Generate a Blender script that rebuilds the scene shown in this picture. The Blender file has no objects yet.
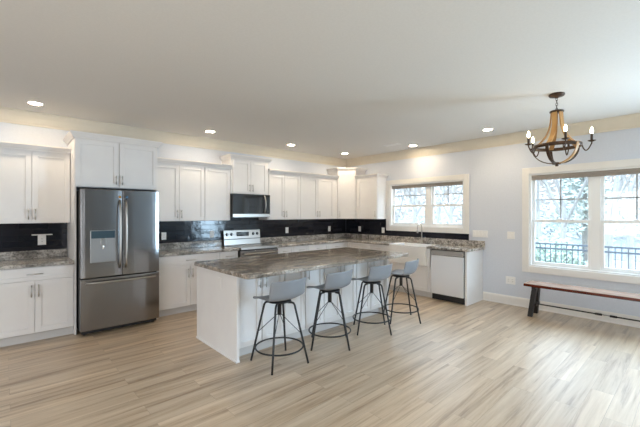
import bpy, bmesh, math, random
from mathutils import Vector, Matrix
random.seed(7)
R = math.radians
sc = bpy.context.scene
col = sc.collection

# ------------------------------------------------------------ camera, sky, lights, exposure
cam_d = bpy.data.cameras.new('camera')
cam_d.sensor_width = 36.0
cam_d.lens = 347.42 * 36.0 / 640.0
cam_d.clip_start = 0.05
cam_d.clip_end = 400
cam = bpy.data.objects.new('camera', cam_d)
col.objects.link(cam)
cam.location = (-6.1416, -5.7966, 1.4908)
cam.rotation_euler = (R(90), 0, -0.740)
sc.camera = cam

world = bpy.data.worlds.new('sky')
sc.world = world
world.use_nodes = True
wn = world.node_tree
wn.nodes.clear()
w_out = wn.nodes.new('ShaderNodeOutputWorld')
w_bg = wn.nodes.new('ShaderNodeBackground')
w_tc = wn.nodes.new('ShaderNodeTexCoord')
w_sep = wn.nodes.new('ShaderNodeSeparateXYZ')
w_ramp = wn.nodes.new('ShaderNodeValToRGB')
w_mul = wn.nodes.new('ShaderNodeMapRange')
wn.links.new(w_tc.outputs['Generated'], w_sep.inputs[0])
wn.links.new(w_sep.outputs['Z'], w_ramp.inputs[0])
wn.links.new(w_ramp.outputs['Color'], w_bg.inputs['Color'])
# overcast sky: pale at the horizon, several times brighter overhead
wn.links.new(w_sep.outputs['Z'], w_mul.inputs['Value'])
w_mul.inputs['From Min'].default_value = 0.10
w_mul.inputs['From Max'].default_value = 0.45
SKY_LOW, SKY_HIGH = 0.72, 9.8
w_mul.inputs['To Min'].default_value = SKY_LOW
w_mul.inputs['To Max'].default_value = SKY_HIGH
wn.links.new(w_mul.outputs['Result'], w_bg.inputs['Strength'])
w_ramp.color_ramp.elements[0].color = (0.90, 0.955, 1.0, 1)
w_ramp.color_ramp.elements[1].color = (0.44, 0.71, 1.0, 1)
wn.links.new(w_bg.outputs[0], w_out.inputs[0])


def area_light(name, loc, rot, sx, sy, power, color):
    l = bpy.data.lights.new(name, 'AREA')
    l.shape = 'RECTANGLE'
    l.size, l.size_y = sx, sy
    l.energy = power
    l.color = color
    o = bpy.data.objects.new(name, l)
    col.objects.link(o)
    o.location = loc
    o.rotation_euler = rot
    return o


# added fill lights in unseen openings, behind the camera and on the left
area_light('rear_fill_light', (-8.05, -9.42, 1.25), (R(90), 0, 0), 2.3, 2.1, 55, (0.95, 0.97, 1.0))
area_light('left_fill_light', (-9.42, -5.2, 1.5), (R(90), 0, R(-90)), 3.6, 1.5, 42, (1.0, 0.96, 0.92))
# added blue fill light in an unseen opening farther along the right wall
area_light('side_fill_light', (-0.03, -7.6, 1.4), (R(90), 0, R(90)), 1.7, 1.4, 235, (0.56, 0.79, 1.0))
LAMP_W = (1.0, 0.81, 0.58)
LAMP_E = 183.0
BULB_E = 45.0

sc.view_settings.view_transform = 'Standard'
sc.view_settings.look = 'None'
sc.view_settings.exposure = 0.27
sc.view_settings.gamma = 1.0
sc.view_settings.use_curve_mapping = False
sc.cycles.use_denoising = True
sc.cycles.max_bounces = 10
sc.cycles.diffuse_bounces = 6
sc.cycles.sample_clamp_indirect = 6.0
sc.cycles.caustics_reflective = False
sc.cycles.caustics_refractive = False


# ------------------------------------------------------------ materials
def new_mat(name, color=(0.8, 0.8, 0.8), rough=0.5, metal=0.0, spec=0.5):
    m = bpy.data.materials.new(name)
    m.use_nodes = True
    b = m.node_tree.nodes['Principled BSDF']
    b.inputs['Base Color'].default_value = (*color, 1)
    b.inputs['Roughness'].default_value = rough
    b.inputs['Metallic'].default_value = metal
    b.inputs['Specular IOR Level'].default_value = spec
    return m


def nodes(m):
    return m.node_tree.nodes, m.node_tree.links, m.node_tree.nodes['Principled BSDF']


def mottle(m, c1, c2, scale=6.0, detail=3.0, stretch=(1, 1, 1), bump=0.0, coord='Object', lo=0.35, hi=0.65):
    """fine tonal variation so no surface is one flat value"""
    n, l, b = nodes(m)
    tc = n.new('ShaderNodeTexCoord')
    mp = n.new('ShaderNodeMapping')
    mp.inputs['Scale'].default_value = stretch
    no = n.new('ShaderNodeTexNoise')
    no.inputs['Scale'].default_value = scale
    no.inputs['Detail'].default_value = detail
    rp = n.new('ShaderNodeValToRGB')
    rp.color_ramp.elements[0].position = lo
    rp.color_ramp.elements[1].position = hi
    rp.color_ramp.elements[0].color = (*c1, 1)
    rp.color_ramp.elements[1].color = (*c2, 1)
    l.new(tc.outputs[coord], mp.inputs[0])
    l.new(mp.outputs[0], no.inputs['Vector'])
    l.new(no.outputs['Fac'], rp.inputs[0])
    l.new(rp.outputs[0], b.inputs['Base Color'])
    if bump:
        bp = n.new('ShaderNodeBump')
        bp.inputs['Strength'].default_value = bump
        bp.inputs['Distance'].default_value = 0.002
        l.new(no.outputs['Fac'], bp.inputs['Height'])
        l.new(bp.outputs[0], b.inputs['Normal'])
    return m


M = {}
M['wall'] = mottle(new_mat('wall_paint', rough=0.75, spec=0.25), (0.65, 0.685, 0.75), (0.67, 0.705, 0.77), 40, bump=0.06)
M['ceiling'] = mottle(new_mat('ceiling_paint', rough=0.9, spec=0.15), (0.74, 0.725, 0.70), (0.76, 0.745, 0.72), 60, bump=0.08)
M['trim'] = mottle(new_mat('trim_paint', rough=0.4, spec=0.4), (0.785, 0.765, 0.73), (0.805, 0.785, 0.75), 8)
M['crown'] = mottle(new_mat('glow_tinted_crown_paint', rough=0.5, spec=0.3), (0.72, 0.665, 0.56), (0.74, 0.685, 0.58), 8)  # warm lamp glow on the crown is put into this base colour
M['cab'] = mottle(new_mat('cabinet_paint', rough=0.38, spec=0.4), (0.79, 0.775, 0.77), (0.81, 0.80, 0.79), 5)
M['cabin'] = new_mat('cabinet_shadow_gap', (0.5, 0.49, 0.48), 0.6)
M['vinyl'] = new_mat('white_vinyl', (0.86, 0.86, 0.85), 0.35)
M['muntin'] = new_mat('backlit_grey_grille', (0.40, 0.41, 0.42), 0.4)  # backlit shade of the bars put into this grey
M['plate'] = new_mat('white_plate', (0.86, 0.85, 0.83), 0.35)
M['slot'] = new_mat('dark_slot', (0.12, 0.12, 0.12), 0.5)
M['nickel'] = new_mat('brushed_nickel', (0.55, 0.53, 0.50), 0.3, 1.0)
M['chrome'] = new_mat('chrome', (0.72, 0.71, 0.69), 0.16, 1.0)
M['black'] = new_mat('black_metal', (0.012, 0.012, 0.013), 0.42)
M['blackplastic'] = new_mat('black_plastic', (0.015, 0.015, 0.016), 0.5)
M['glassblack'] = new_mat('black_glass', (0.006, 0.010, 0.014), 0.06, 0.0, 0.9)
M['ceramic'] = new_mat('white_fireclay', (0.84, 0.83, 0.81), 0.15)
M['shade'] = mottle(new_mat('shade_fabric', rough=0.85), (0.31, 0.27, 0.235), (0.36, 0.315, 0.275), 30, stretch=(1, 1, 12))
M['stool'] = mottle(new_mat('stool_plastic', rough=0.45), (0.235, 0.258, 0.29), (0.255, 0.278, 0.31), 5)
M['bronze'] = mottle(new_mat('bronze_metal', rough=0.4, metal=0.6), (0.055, 0.032, 0.02), (0.085, 0.05, 0.03), 20)
M['chwood'] = mottle(new_mat('chandelier_wood', rough=0.5), (0.36, 0.19, 0.06), (0.52, 0.30, 0.11), 14, stretch=(1, 1, 0.2))
M['candle'] = new_mat('candle_sleeve', (0.06, 0.035, 0.022), 0.5)
M['benchleg'] = new_mat('bench_leg_black', (0.012, 0.009, 0.008), 0.45)
M['sticker_o'] = new_mat('sticker_orange', (0.62, 0.30, 0.08), 0.5)
M['sticker_b'] = new_mat('sticker_blue', (0.05, 0.16, 0.30), 0.5)
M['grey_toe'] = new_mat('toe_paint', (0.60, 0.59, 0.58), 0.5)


def steel(name, c, rough, vertical=True):
    m = new_mat(name, c, rough, 1.0)
    n, l, b = nodes(m)
    tc = n.new('ShaderNodeTexCoord')
    mp = n.new('ShaderNodeMapping')
    mp.inputs['Scale'].default_value = (1.5, 90, 90) if not vertical else (90, 90, 1.5)
    no = n.new('ShaderNodeTexNoise')
    no.inputs['Scale'].default_value = 4
    mr = n.new('ShaderNodeMapRange')
    mr.inputs['To Min'].default_value = rough - 0.05
    mr.inputs['To Max'].default_value = rough + 0.07
    l.new(tc.outputs['Object'], mp.inputs[0])
    l.new(mp.outputs[0], no.inputs['Vector'])
    l.new(no.outputs['Fac'], mr.inputs['Value'])
    l.new(mr.outputs[0], b.inputs['Roughness'])
    # broad soft ripples of a pressed steel skin
    mp2 = n.new('ShaderNodeMapping')
    mp2.inputs['Scale'].default_value = (1, 1, 0.12)
    no2 = n.new('ShaderNodeTexNoise')
    no2.inputs['Scale'].default_value = 7
    bp = n.new('ShaderNodeBump')
    bp.inputs['Strength'].default_value = 0.4
    bp.inputs['Distance'].default_value = 0.006
    l.new(tc.outputs['Object'], mp2.inputs[0])
    l.new(mp2.outputs[0], no2.inputs['Vector'])
    l.new(no2.outputs['Fac'], bp.inputs['Height'])
    l.new(bp.outputs[0], b.inputs['Normal'])
    return m


M['steel'] = steel('stainless_steel', (0.29, 0.29, 0.295), 0.17)
M['steel_light'] = steel('stainless_light', (0.46, 0.44, 0.415), 0.32)
M['steel_side'] = new_mat('fridge_side', (0.10, 0.10, 0.10), 0.5, 0.3)
M['disp'] = new_mat('dispenser_panel', (0.36, 0.37, 0.38), 0.35, 0.6)
M['disp_dark'] = new_mat('dispenser_display', (0.05, 0.09, 0.12), 0.15)


def granite(name, stretch, tint, dark):
    m = new_mat(name, rough=0.14, spec=0.55)
    n, l, b = nodes(m)
    tc = n.new('ShaderNodeTexCoord')
    mp = n.new('ShaderNodeMapping')
    mp.inputs['Scale'].default_value = stretch
    l.new(tc.outputs['Object'], mp.inputs[0])
    n1 = n.new('ShaderNodeTexNoise')
    n1.inputs['Scale'].default_value = 5.0
    n1.inputs['Detail'].default_value = 8
    n1.inputs['Roughness'].default_value = 0.7
    n1.inputs['Distortion'].default_value = 0.7
    l.new(mp.outputs[0], n1.inputs['Vector'])
    r1 = n.new('ShaderNodeValToRGB')
    e = r1.color_ramp.elements
    e[0].position = 0.33
    e[0].color = (*dark, 1)
    e[1].position = 0.72
    e[1].color = (0.74, 0.71, 0.67, 1)
    k = e.new(0.45)
    k.color = (*[0.55 * t for t in tint], 1)
    k = e.new(0.56)
    k.color = (*tint, 1)
    l.new(n1.outputs['Fac'], r1.inputs[0])
    n2 = n.new('ShaderNodeTexNoise')
    n2.inputs['Scale'].default_value = 45
    n2.inputs['Detail'].default_value = 4
    l.new(tc.outputs['Object'], n2.inputs['Vector'])
    r2 = n.new('ShaderNodeValToRGB')
    r2.color_ramp.elements[0].position = 0.36
    r2.color_ramp.elements[0].color = (0.36, 0.35, 0.34, 1)
    r2.color_ramp.elements[1].position = 0.52
    r2.color_ramp.elements[1].color = (1, 1, 1, 1)
    l.new(n2.outputs['Fac'], r2.inputs[0])
    mx = n.new('ShaderNodeMix')
    mx.data_type = 'RGBA'
    mx.blend_type = 'MULTIPLY'
    mx.inputs[0].default_value = 0.8
    l.new(r1.outputs[0], mx.inputs[6])
    l.new(r2.outputs[0], mx.inputs[7])
    l.new(mx.outputs[2], b.inputs['Base Color'])
    return m


M['granite'] = granite('granite', (1.4, 2.4, 2.4), (0.56, 0.52, 0.47), (0.14, 0.13, 0.12))
M['granite_island'] = granite('granite_island', (0.7, 3.2, 2.5), (0.45, 0.385, 0.315), (0.085, 0.07, 0.06))


def tile(name, axis):
    m = new_mat(name, rough=0.12, spec=0.38)
    n, l, b = nodes(m)
    g = n.new('ShaderNodeNewGeometry')
    s = n.new('ShaderNodeSeparateXYZ')
    c = n.new('ShaderNodeCombineXYZ')
    l.new(g.outputs['Position'], s.inputs[0])
    l.new(s.outputs[axis], c.inputs[0])
    l.new(s.outputs['Z'], c.inputs[1])
    br = n.new('ShaderNodeTexBrick')
    br.inputs['Scale'].default_value = 1.0
    br.inputs['Brick Width'].default_value = 0.30
    br.inputs['Row Height'].default_value = 0.076
    br.inputs['Mortar Size'].default_value = 0.0018
    br.inputs['Color1'].default_value = (0.005, 0.007, 0.014, 1)
    br.inputs['Color2'].default_value = (0.017, 0.016, 0.021, 1)
    br.inputs['Mortar'].default_value = (0.02, 0.02, 0.024, 1)
    l.new(c.outputs[0], br.inputs['Vector'])
    l.new(br.outputs['Color'], b.inputs['Base Color'])
    no = n.new('ShaderNodeTexNoise')
    no.inputs['Scale'].default_value = 9
    l.new(c.outputs[0], no.inputs['Vector'])
    mt = n.new('ShaderNodeMath')
    mt.operation = 'MULTIPLY_ADD'
    mt.inputs[1].default_value = -0.6
    l.new(br.outputs['Fac'], mt.inputs[0])
    l.new(no.outputs['Fac'], mt.inputs[2])
    bp = n.new('ShaderNodeBump')
    bp.inputs['Strength'].default_value = 0.5
    bp.inputs['Distance'].default_value = 0.004
    l.new(mt.outputs[0], bp.inputs['Height'])
    l.new(bp.outputs[0], b.inputs['Normal'])
    return m


M['tile_x'] = tile('dark_tile_back', 'X')
M['tile_y'] = tile('dark_tile_right', 'Y')


def plank_floor():
    m = new_mat('plank_floor', rough=0.36, spec=0.75)
    n, l, b = nodes(m)
    g = n.new('ShaderNodeNewGeometry')
    br = n.new('ShaderNodeTexBrick')
    br.inputs['Scale'].default_value = 1.0
    br.inputs['Brick Width'].default_value = 1.22
    br.inputs['Row Height'].default_value = 0.152
    br.inputs['Mortar Size'].default_value = 0.0012
    br.inputs['Bias'].default_value = 0.0
    br.offset = 0.37
    br.inputs['Color1'].default_value = (0, 0, 0, 1)
    br.inputs['Color2'].default_value = (1, 1, 1, 1)
    br.inputs['Mortar'].default_value = (0.3, 0.3, 0.3, 1)
    l.new(g.outputs['Position'], br.inputs['Vector'])
    # per-plank offset of the grain
    sep = n.new('ShaderNodeSeparateColor')
    l.new(br.outputs['Color'], sep.inputs[0])
    mul = n.new('ShaderNodeMath')
    mul.operation = 'MULTIPLY'
    mul.inputs[1].default_value = 17.0
    l.new(sep.outputs[0], mul.inputs[0])
    cmb = n.new('ShaderNodeCombineXYZ')
    l.new(mul.outputs[0], cmb.inputs[2])
    mp = n.new('ShaderNodeMapping')
    mp.inputs['Scale'].default_value = (0.5, 9.0, 1.0)
    l.new(g.outputs['Position'], mp.inputs[0])
    add = n.new('ShaderNodeVectorMath')
    add.operation = 'ADD'
    l.new(mp.outputs[0], add.inputs[0])
    l.new(cmb.outputs[0], add.inputs[1])
    no = n.new('ShaderNodeTexNoise')
    no.inputs['Scale'].default_value = 1.6
    no.inputs['Detail'].default_value = 7
    no.inputs['Roughness'].default_value = 0.66
    no.inputs['Distortion'].default_value = 0.35
    l.new(add.outputs[0], no.inputs['Vector'])
    rp = n.new('ShaderNodeValToRGB')
    e = rp.color_ramp.elements
    e[0].position = 0.33
    e[0].color = (0.27, 0.175, 0.10, 1)
    e[1].position = 0.68
    e[1].color = (0.64, 0.515, 0.375, 1)
    k = e.new(0.47)
    k.color = (0.49, 0.365, 0.24, 1)
    l.new(no.outputs['Fac'], rp.inputs[0])
    # plank to plank tone
    tone = n.new('ShaderNodeMapRange')
    tone.inputs['To Min'].default_value = 0.87
    tone.inputs['To Max'].default_value = 1.05
    l.new(sep.outputs[0], tone.inputs['Value'])
    mx = n.new('ShaderNodeVectorMath')
    mx.operation = 'SCALE'
    l.new(rp.outputs[0], mx.inputs[0])
    l.new(tone.outputs[0], mx.inputs['Scale'])
    # joints
    jm = n.new('ShaderNodeMix')
    jm.data_type = 'RGBA'
    jm.inputs[7].default_value = (0.20, 0.14, 0.09, 1)
    jf = n.new('ShaderNodeMath')
    jf.operation = 'MULTIPLY'
    jf.inputs[1].default_value = 0.55
    l.new(br.outputs['Fac'], jf.inputs[0])
    l.new(jf.outputs[0], jm.inputs[0])
    l.new(mx.outputs[0], jm.inputs[6])
    l.new(jm.outputs[2], b.inputs['Base Color'])
    rr = n.new('ShaderNodeMapRange')
    rr.inputs['To Min'].default_value = 0.30
    rr.inputs['To Max'].default_value = 0.42
    l.new(no.outputs['Fac'], rr.inputs['Value'])
    l.new(rr.outputs[0], b.inputs['Roughness'])
    bp = n.new('ShaderNodeBump')
    bp.inputs['Strength'].default_value = 0.12
    bp.inputs['Distance'].default_value = 0.002
    l.new(no.outputs['Fac'], bp.inputs['Height'])
    l.new(bp.outputs[0], b.inputs['Normal'])
    return m


M['floor'] = plank_floor()
fb_ = M['floor'].node_tree.nodes['Principled BSDF']
fb_.inputs['Coat Weight'].default_value = 0.75
fb_.inputs['Coat Roughness'].default_value = 0.5
fb_.inputs['Coat IOR'].default_value = 1.5


def wood(name, c1, c2, rough, stretch):
    return mottle(new_mat(name, rough=rough), c1, c2, 6, 6, stretch, 0.1)


M['benchtop'] = wood('bench_top_wood', (0.075, 0.009, 0.004), (0.13, 0.02, 0.009), 0.2, (6, 0.6, 6))


def glass():
    m = bpy.data.materials.new('window_glass')
    m.use_nodes = True
    n, l = m.node_tree.nodes, m.node_tree.links
    n.remove(n['Principled BSDF'])
    t = n.new('ShaderNodeBsdfTransparent')
    t.inputs[0].default_value = (0.97, 0.975, 0.975, 1)
    g = n.new('ShaderNodeBsdfGlossy')
    g.inputs['Roughness'].default_value = 0.02
    mx = n.new('ShaderNodeMixShader')
    mx.inputs[0].default_value = 0.06
    l.new(t.outputs[0], mx.inputs[1])
    l.new(g.outputs[0], mx.inputs[2])
    l.new(mx.outputs[0], n['Material Output'].inputs[0])
    return m


M['glass'] = glass()


def emit(name, color, strength):
    m = new_mat(name, (0.9, 0.9, 0.9), 0.5)
    b = m.node_tree.nodes['Principled BSDF']
    b.inputs['Emission Color'].default_value = (*color, 1)
    b.inputs['Emission Strength'].default_value = strength
    return m


M['lens'] = emit('lamp_lens', LAMP_W, LAMP_E)
M['bulb'] = emit('bulb_glow', (1.0, 0.80, 0.52), BULB_E)
M['bark'] = mottle(new_mat('haze_paled_bark', rough=0.9), (0.27, 0.255, 0.24), (0.35, 0.335, 0.32), 9, stretch=(3, 3, 0.6))  # bark lightened so that bright outdoor haze sits in its colour
M['needles'] = mottle(new_mat('evergreen_needles', rough=0.8), (0.35, 0.375, 0.33), (0.42, 0.44, 0.40), 3)  # greyed and paled, haze put into the colour
M['shrub'] = mottle(new_mat('shrub_leaves', rough=0.8), (0.27, 0.325, 0.245), (0.36, 0.41, 0.325), 5)  # lightened for the same haze
M['ground'] = mottle(new_mat('winter_ground', rough=0.95), (0.19, 0.185, 0.155), (0.30, 0.29, 0.25), 0.8)
M['woods'] = mottle(new_mat('far_woods', rough=0.95), (0.34, 0.345, 0.34), (0.46, 0.46, 0.45), 0.7, stretch=(1, 1, 0.3))  # distance haze put into the pale colour
M['water'] = new_mat('pond_water', (0.16, 0.19, 0.21), 0.15)
M['deck'] = mottle(new_mat('deck_boards', rough=0.8), (0.24, 0.21, 0.18), (0.32, 0.29, 0.26), 4, stretch=(1, 12, 1))
M['rail'] = new_mat('railing_metal', (0.09, 0.10, 0.11), 0.5)


# ------------------------------------------------------------ mesh helpers
class MB:
    def __init__(s):
        s.v, s.f, s.sm = [], [], []

    def add(s, vs, fs, smooth=False):
        b = len(s.v)
        s.v += [tuple(v) for v in vs]
        s.f += [tuple(i + b for i in f) for f in fs]
        s.sm += [smooth] * len(fs)
        return s

    def box(s, x0, x1, y0, y1, z0, z1):
        x0, x1 = sorted((x0, x1)); y0, y1 = sorted((y0, y1)); z0, z1 = sorted((z0, z1))
        return s.add([(x0, y0, z0), (x1, y0, z0), (x1, y1, z0), (x0, y1, z0), (x0, y0, z1), (x1, y0, z1), (x1, y1, z1), (x0, y1, z1)],
                     [(0, 3, 2, 1), (4, 5, 6, 7), (0, 1, 5, 4), (1, 2, 6, 5), (2, 3, 7, 6), (3, 0, 4, 7)])

    def prism(s, pts, z0, z1):
        """pts counter-clockwise seen from above"""
        n = len(pts)
        a = sum(pts[i][0] * pts[(i + 1) % n][1] - pts[(i + 1) % n][0] * pts[i][1] for i in range(n))
        if a < 0:
            pts = pts[::-1]
        vs = [(x, y, z0) for x, y in pts] + [(x, y, z1) for x, y in pts]
        fs = [tuple(range(n - 1, -1, -1)), tuple(range(n, 2 * n))]
        fs += [(i, (i + 1) % n, n + (i + 1) % n, n + i) for i in range(n)]
        return s.add(vs, fs)

    def tube(s, pts, r, seg=10, closed=False, caps=True):
        pts = [Vector(p) for p in pts]
        n = len(pts)
        rr = r if isinstance(r, (list, tuple)) else [r] * n
        rings = []
        up = None
        for i, p in enumerate(pts):
            a = pts[(i - 1) % n] if (closed or i) else p
            c = pts[(i + 1) % n] if (closed or i < n - 1) else p
            t = (c - a).normalized()
            if up is None:
                up = Vector((0, 0, 1)) if abs(t.z) < 0.9 else Vector((1, 0, 0))
            u = (up - t * up.dot(t))
            if u.length < 1e-4:
                u = t.orthogonal()
            u.normalize()
            w = t.cross(u)
            up = u
            rings.append([p + (u * math.cos(2 * math.pi * k / seg) + w * math.sin(2 * math.pi * k / seg)) * rr[i] for k in range(seg)])
        vs = [v for q in rings for v in q]
        fs = []
        for i in range(n if closed else n - 1):
            j = (i + 1) % n
            for k in range(seg):
                k2 = (k + 1) % seg
                fs.append((i * seg + k, i * seg + k2, j * seg + k2, j * seg + k))
        if caps and not closed:
            fs.append(tuple(range(seg - 1, -1, -1)))
            fs.append(tuple((n - 1) * seg + k for k in range(seg)))
        return s.add(vs, fs, True)

    def lathe(s, prof, seg=24, c=(0, 0, 0), caps=True):
        """prof: list of (radius, z)"""
        vs, fs = [], []
        for r, z in prof:
            for k in range(seg):
                a = 2 * math.pi * k / seg
                vs.append((c[0] + r * math.cos(a), c[1] + r * math.sin(a), c[2] + z))
        n = len(prof)
        for i in range(n - 1):
            for k in range(seg):
                k2 = (k + 1) % seg
                fs.append((i * seg + k, i * seg + k2, (i + 1) * seg + k2, (i + 1) * seg + k))
        if caps:
            fs.append(tuple(range(seg - 1, -1, -1)))
            fs.append(tuple((n - 1) * seg + k for k in range(seg)))
        return s.add(vs, fs, True)

    def sweep(s, path, prof, side=1):
        """mitred sweep of a closed profile [(out, z)...] along a horizontal polyline; side=1: out is to the right of travel"""
        P = [Vector(p) for p in path]
        n = len(P)
        vs, fs, k = [], [], len(prof)
        for i in range(n):
            d1 = (P[i] - P[i - 1]).normalized() if i else None
            d2 = (P[i + 1] - P[i]).normalized() if i < n - 1 else None
            d1 = d1 or d2
            d2 = d2 or d1
            n1 = Vector((d1.y, -d1.x)) * side
            n2 = Vector((d2.y, -d2.x)) * side
            m = (n1 + n2)
            m = m / m.length
            sc_ = 1.0 / max(0.2, m.dot(n1))
            for o, z in prof:
                q = P[i] + m * (o * sc_)
                vs.append((q.x, q.y, z))
        for i in range(n - 1):
            for j in range(k):
                j2 = (j + 1) % k
                fs.append((i * k + j, i * k + j2, (i + 1) * k + j2, (i + 1) * k + j))
        fs.append(tuple(range(k - 1, -1, -1)))
        fs.append(tuple((n - 1) * k + j for j in range(k)))
        return s.add(vs, fs)

    def build(s, name, mat, parent=None, bevel=0.0, seg=2):
        me = bpy.data.meshes.new(name)
        me.from_pydata(s.v, [], s.f)
        me.polygons.foreach_set('use_smooth', s.sm)
        bm = bmesh.new()
        bm.from_mesh(me)
        bmesh.ops.recalc_face_normals(bm, faces=bm.faces)
        bm.to_mesh(me)
        bm.free()
        me.materials.append(mat)
        o = bpy.data.objects.new(name, me)
        col.objects.link(o)
        if parent:
            o.parent = parent
        if bevel:
            b = o.modifiers.new('bevel', 'BEVEL')
            b.width = bevel
            b.segments = seg
            b.limit_method = 'ANGLE'
            b.angle_limit = R(40)
        return o


def box(x0, x1, y0, y1, z0, z1):
    return MB().box(x0, x1, y0, y1, z0, z1)


def tag(o, label, cat, group=None, kind=None):
    if label:
        o['label'] = label
    if cat:
        o['category'] = cat
    if group:
        o['group'] = group
    if kind:
        o['kind'] = kind
    return o


def thing(name, label, cat, loc=(0, 0, 0), rz=0.0, group=None):
    o = bpy.data.objects.new(name, None)
    o.empty_display_size = 0.1
    col.objects.link(o)
    o.location = loc
    o.rotation_euler = (0, 0, rz)
    return tag(o, label, cat, group)


def structure(o):
    o['kind'] = 'structure'
    return o


def copy_tree(o, parent=None):
    c = o.copy()
    col.objects.link(c)
    if parent:
        c.parent = parent
    for ch in list(o.children):
        copy_tree(ch, c)
    return c


# ------------------------------------------------------------ the room
CH = 2.78          # ceiling height
XW, YS = -9.5, -9.5  # far left wall and the wall behind the camera
structure(MB().box(XW - 0.15, 0.15, YS - 0.15, 0.15, -0.12, 0.0).build('floor', M['floor']))
structure(MB().box(XW - 0.15, 0.15, YS - 0.15, 0.15, CH, CH + 0.12).build('ceiling', M['ceiling']))
structure(box(XW - 0.15, 0.15, 0.0, 0.15, 0, CH).build('wall_back', M['wall']))
# right wall with its two window openings: (y1, y0, z0, z1)
W1 = dict(y1=-1.31, y0=-2.92, z0=1.225, z1=2.10)
W2 = dict(y1=-3.975, y0=-5.62, z0=0.665, z1=2.11)
wb = MB()
wb.box(0, 0.15, W1['y1'], 0.0, 0, CH)
wb.box(0, 0.15, W1['y0'], W1['y1'], 0, W1['z0'])
wb.box(0, 0.15, W1['y0'], W1['y1'], W1['z1'], CH)
wb.box(0, 0.15, W2['y1'], W1['y0'], 0, CH)
wb.box(0, 0.15, W2['y0'], W2['y1'], 0, W2['z0'])
wb.box(0, 0.15, W2['y0'], W2['y1'], W2['z1'], CH)
wb.box(0, 0.15, YS - 0.15, -8.45, 0, CH)
wb.box(0, 0.15, -8.45, -6.75, 0, 0.7)  # unseen opening, added along with the side fill light
wb.box(0, 0.15, -8.45, -6.75, 2.1, CH)
wb.box(0, 0.15, -6.75, W2['y0'], 0, CH)
structure(wb.build('wall_right', M['wall']))
# left wall and the wall behind the camera, each with an unseen opening added for fill light
wl = MB()
wl.box(XW - 0.15, XW, YS, -7.0, 0, CH)
wl.box(XW - 0.15, XW, -3.4, 0, 0, CH)
wl.box(XW - 0.15, XW, -7.0, -3.4, 0, 0.75)
wl.box(XW - 0.15, XW, -7.0, -3.4, 2.25, CH)
structure(wl.build('wall_left', M['wall']))
wf = MB()
wf.box(XW - 0.15, -9.3, YS - 0.15, YS, 0, CH)
wf.box(-6.8, 0.0, YS - 0.15, YS, 0, CH)
wf.box(-9.3, -6.8, YS - 0.15, YS, 2.3, CH)
structure(wf.build('wall_front', mottle(new_mat('darkened_rear_wall', rough=0.8, spec=0.2), (0.20, 0.195, 0.19), (0.22, 0.215, 0.21), 30)))  # unseen wall, made dark to cut steel reflections and fill

# crown moulding round the ceiling
crown_prof = [(0, CH - 0.165), (0.014, CH - 0.165), (0.018, CH - 0.145), (0.03, CH - 0.13), (0.062, CH - 0.075), (0.092, CH - 0.035),
              (0.10, CH - 0.018), (0.118, CH - 0.014), (0.118, CH - 0.001), (0, CH - 0.001)]
structure(MB().sweep([(XW, -0.001), (-0.001, -0.001), (-0.001, YS)], crown_prof).build('trim_1', M['crown']))
# baseboard on the right wall, from the end of the cabinets
base_prof = [(0, 0.001), (0.016, 0.001), (0.016, 0.115), (0.010, 0.135), (0.006, 0.142), (0, 0.142)]
structure(MB().sweep([(-0.001, -3.262), (-0.001, YS)], base_prof).build('baseboard_right', M['trim']))
structure(MB().sweep([(-0.017, -3.262), (-0.017, YS)], [(0, 0.001), (0.013, 0.001), (0.011, 0.012), (0.004, 0.018), (0, 0.018)]).build('trim_2', M['trim']))
structure(MB().sweep([(XW, -0.001), (-6.28, -0.001)], base_prof).build('baseboard_back', M['trim']))


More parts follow.
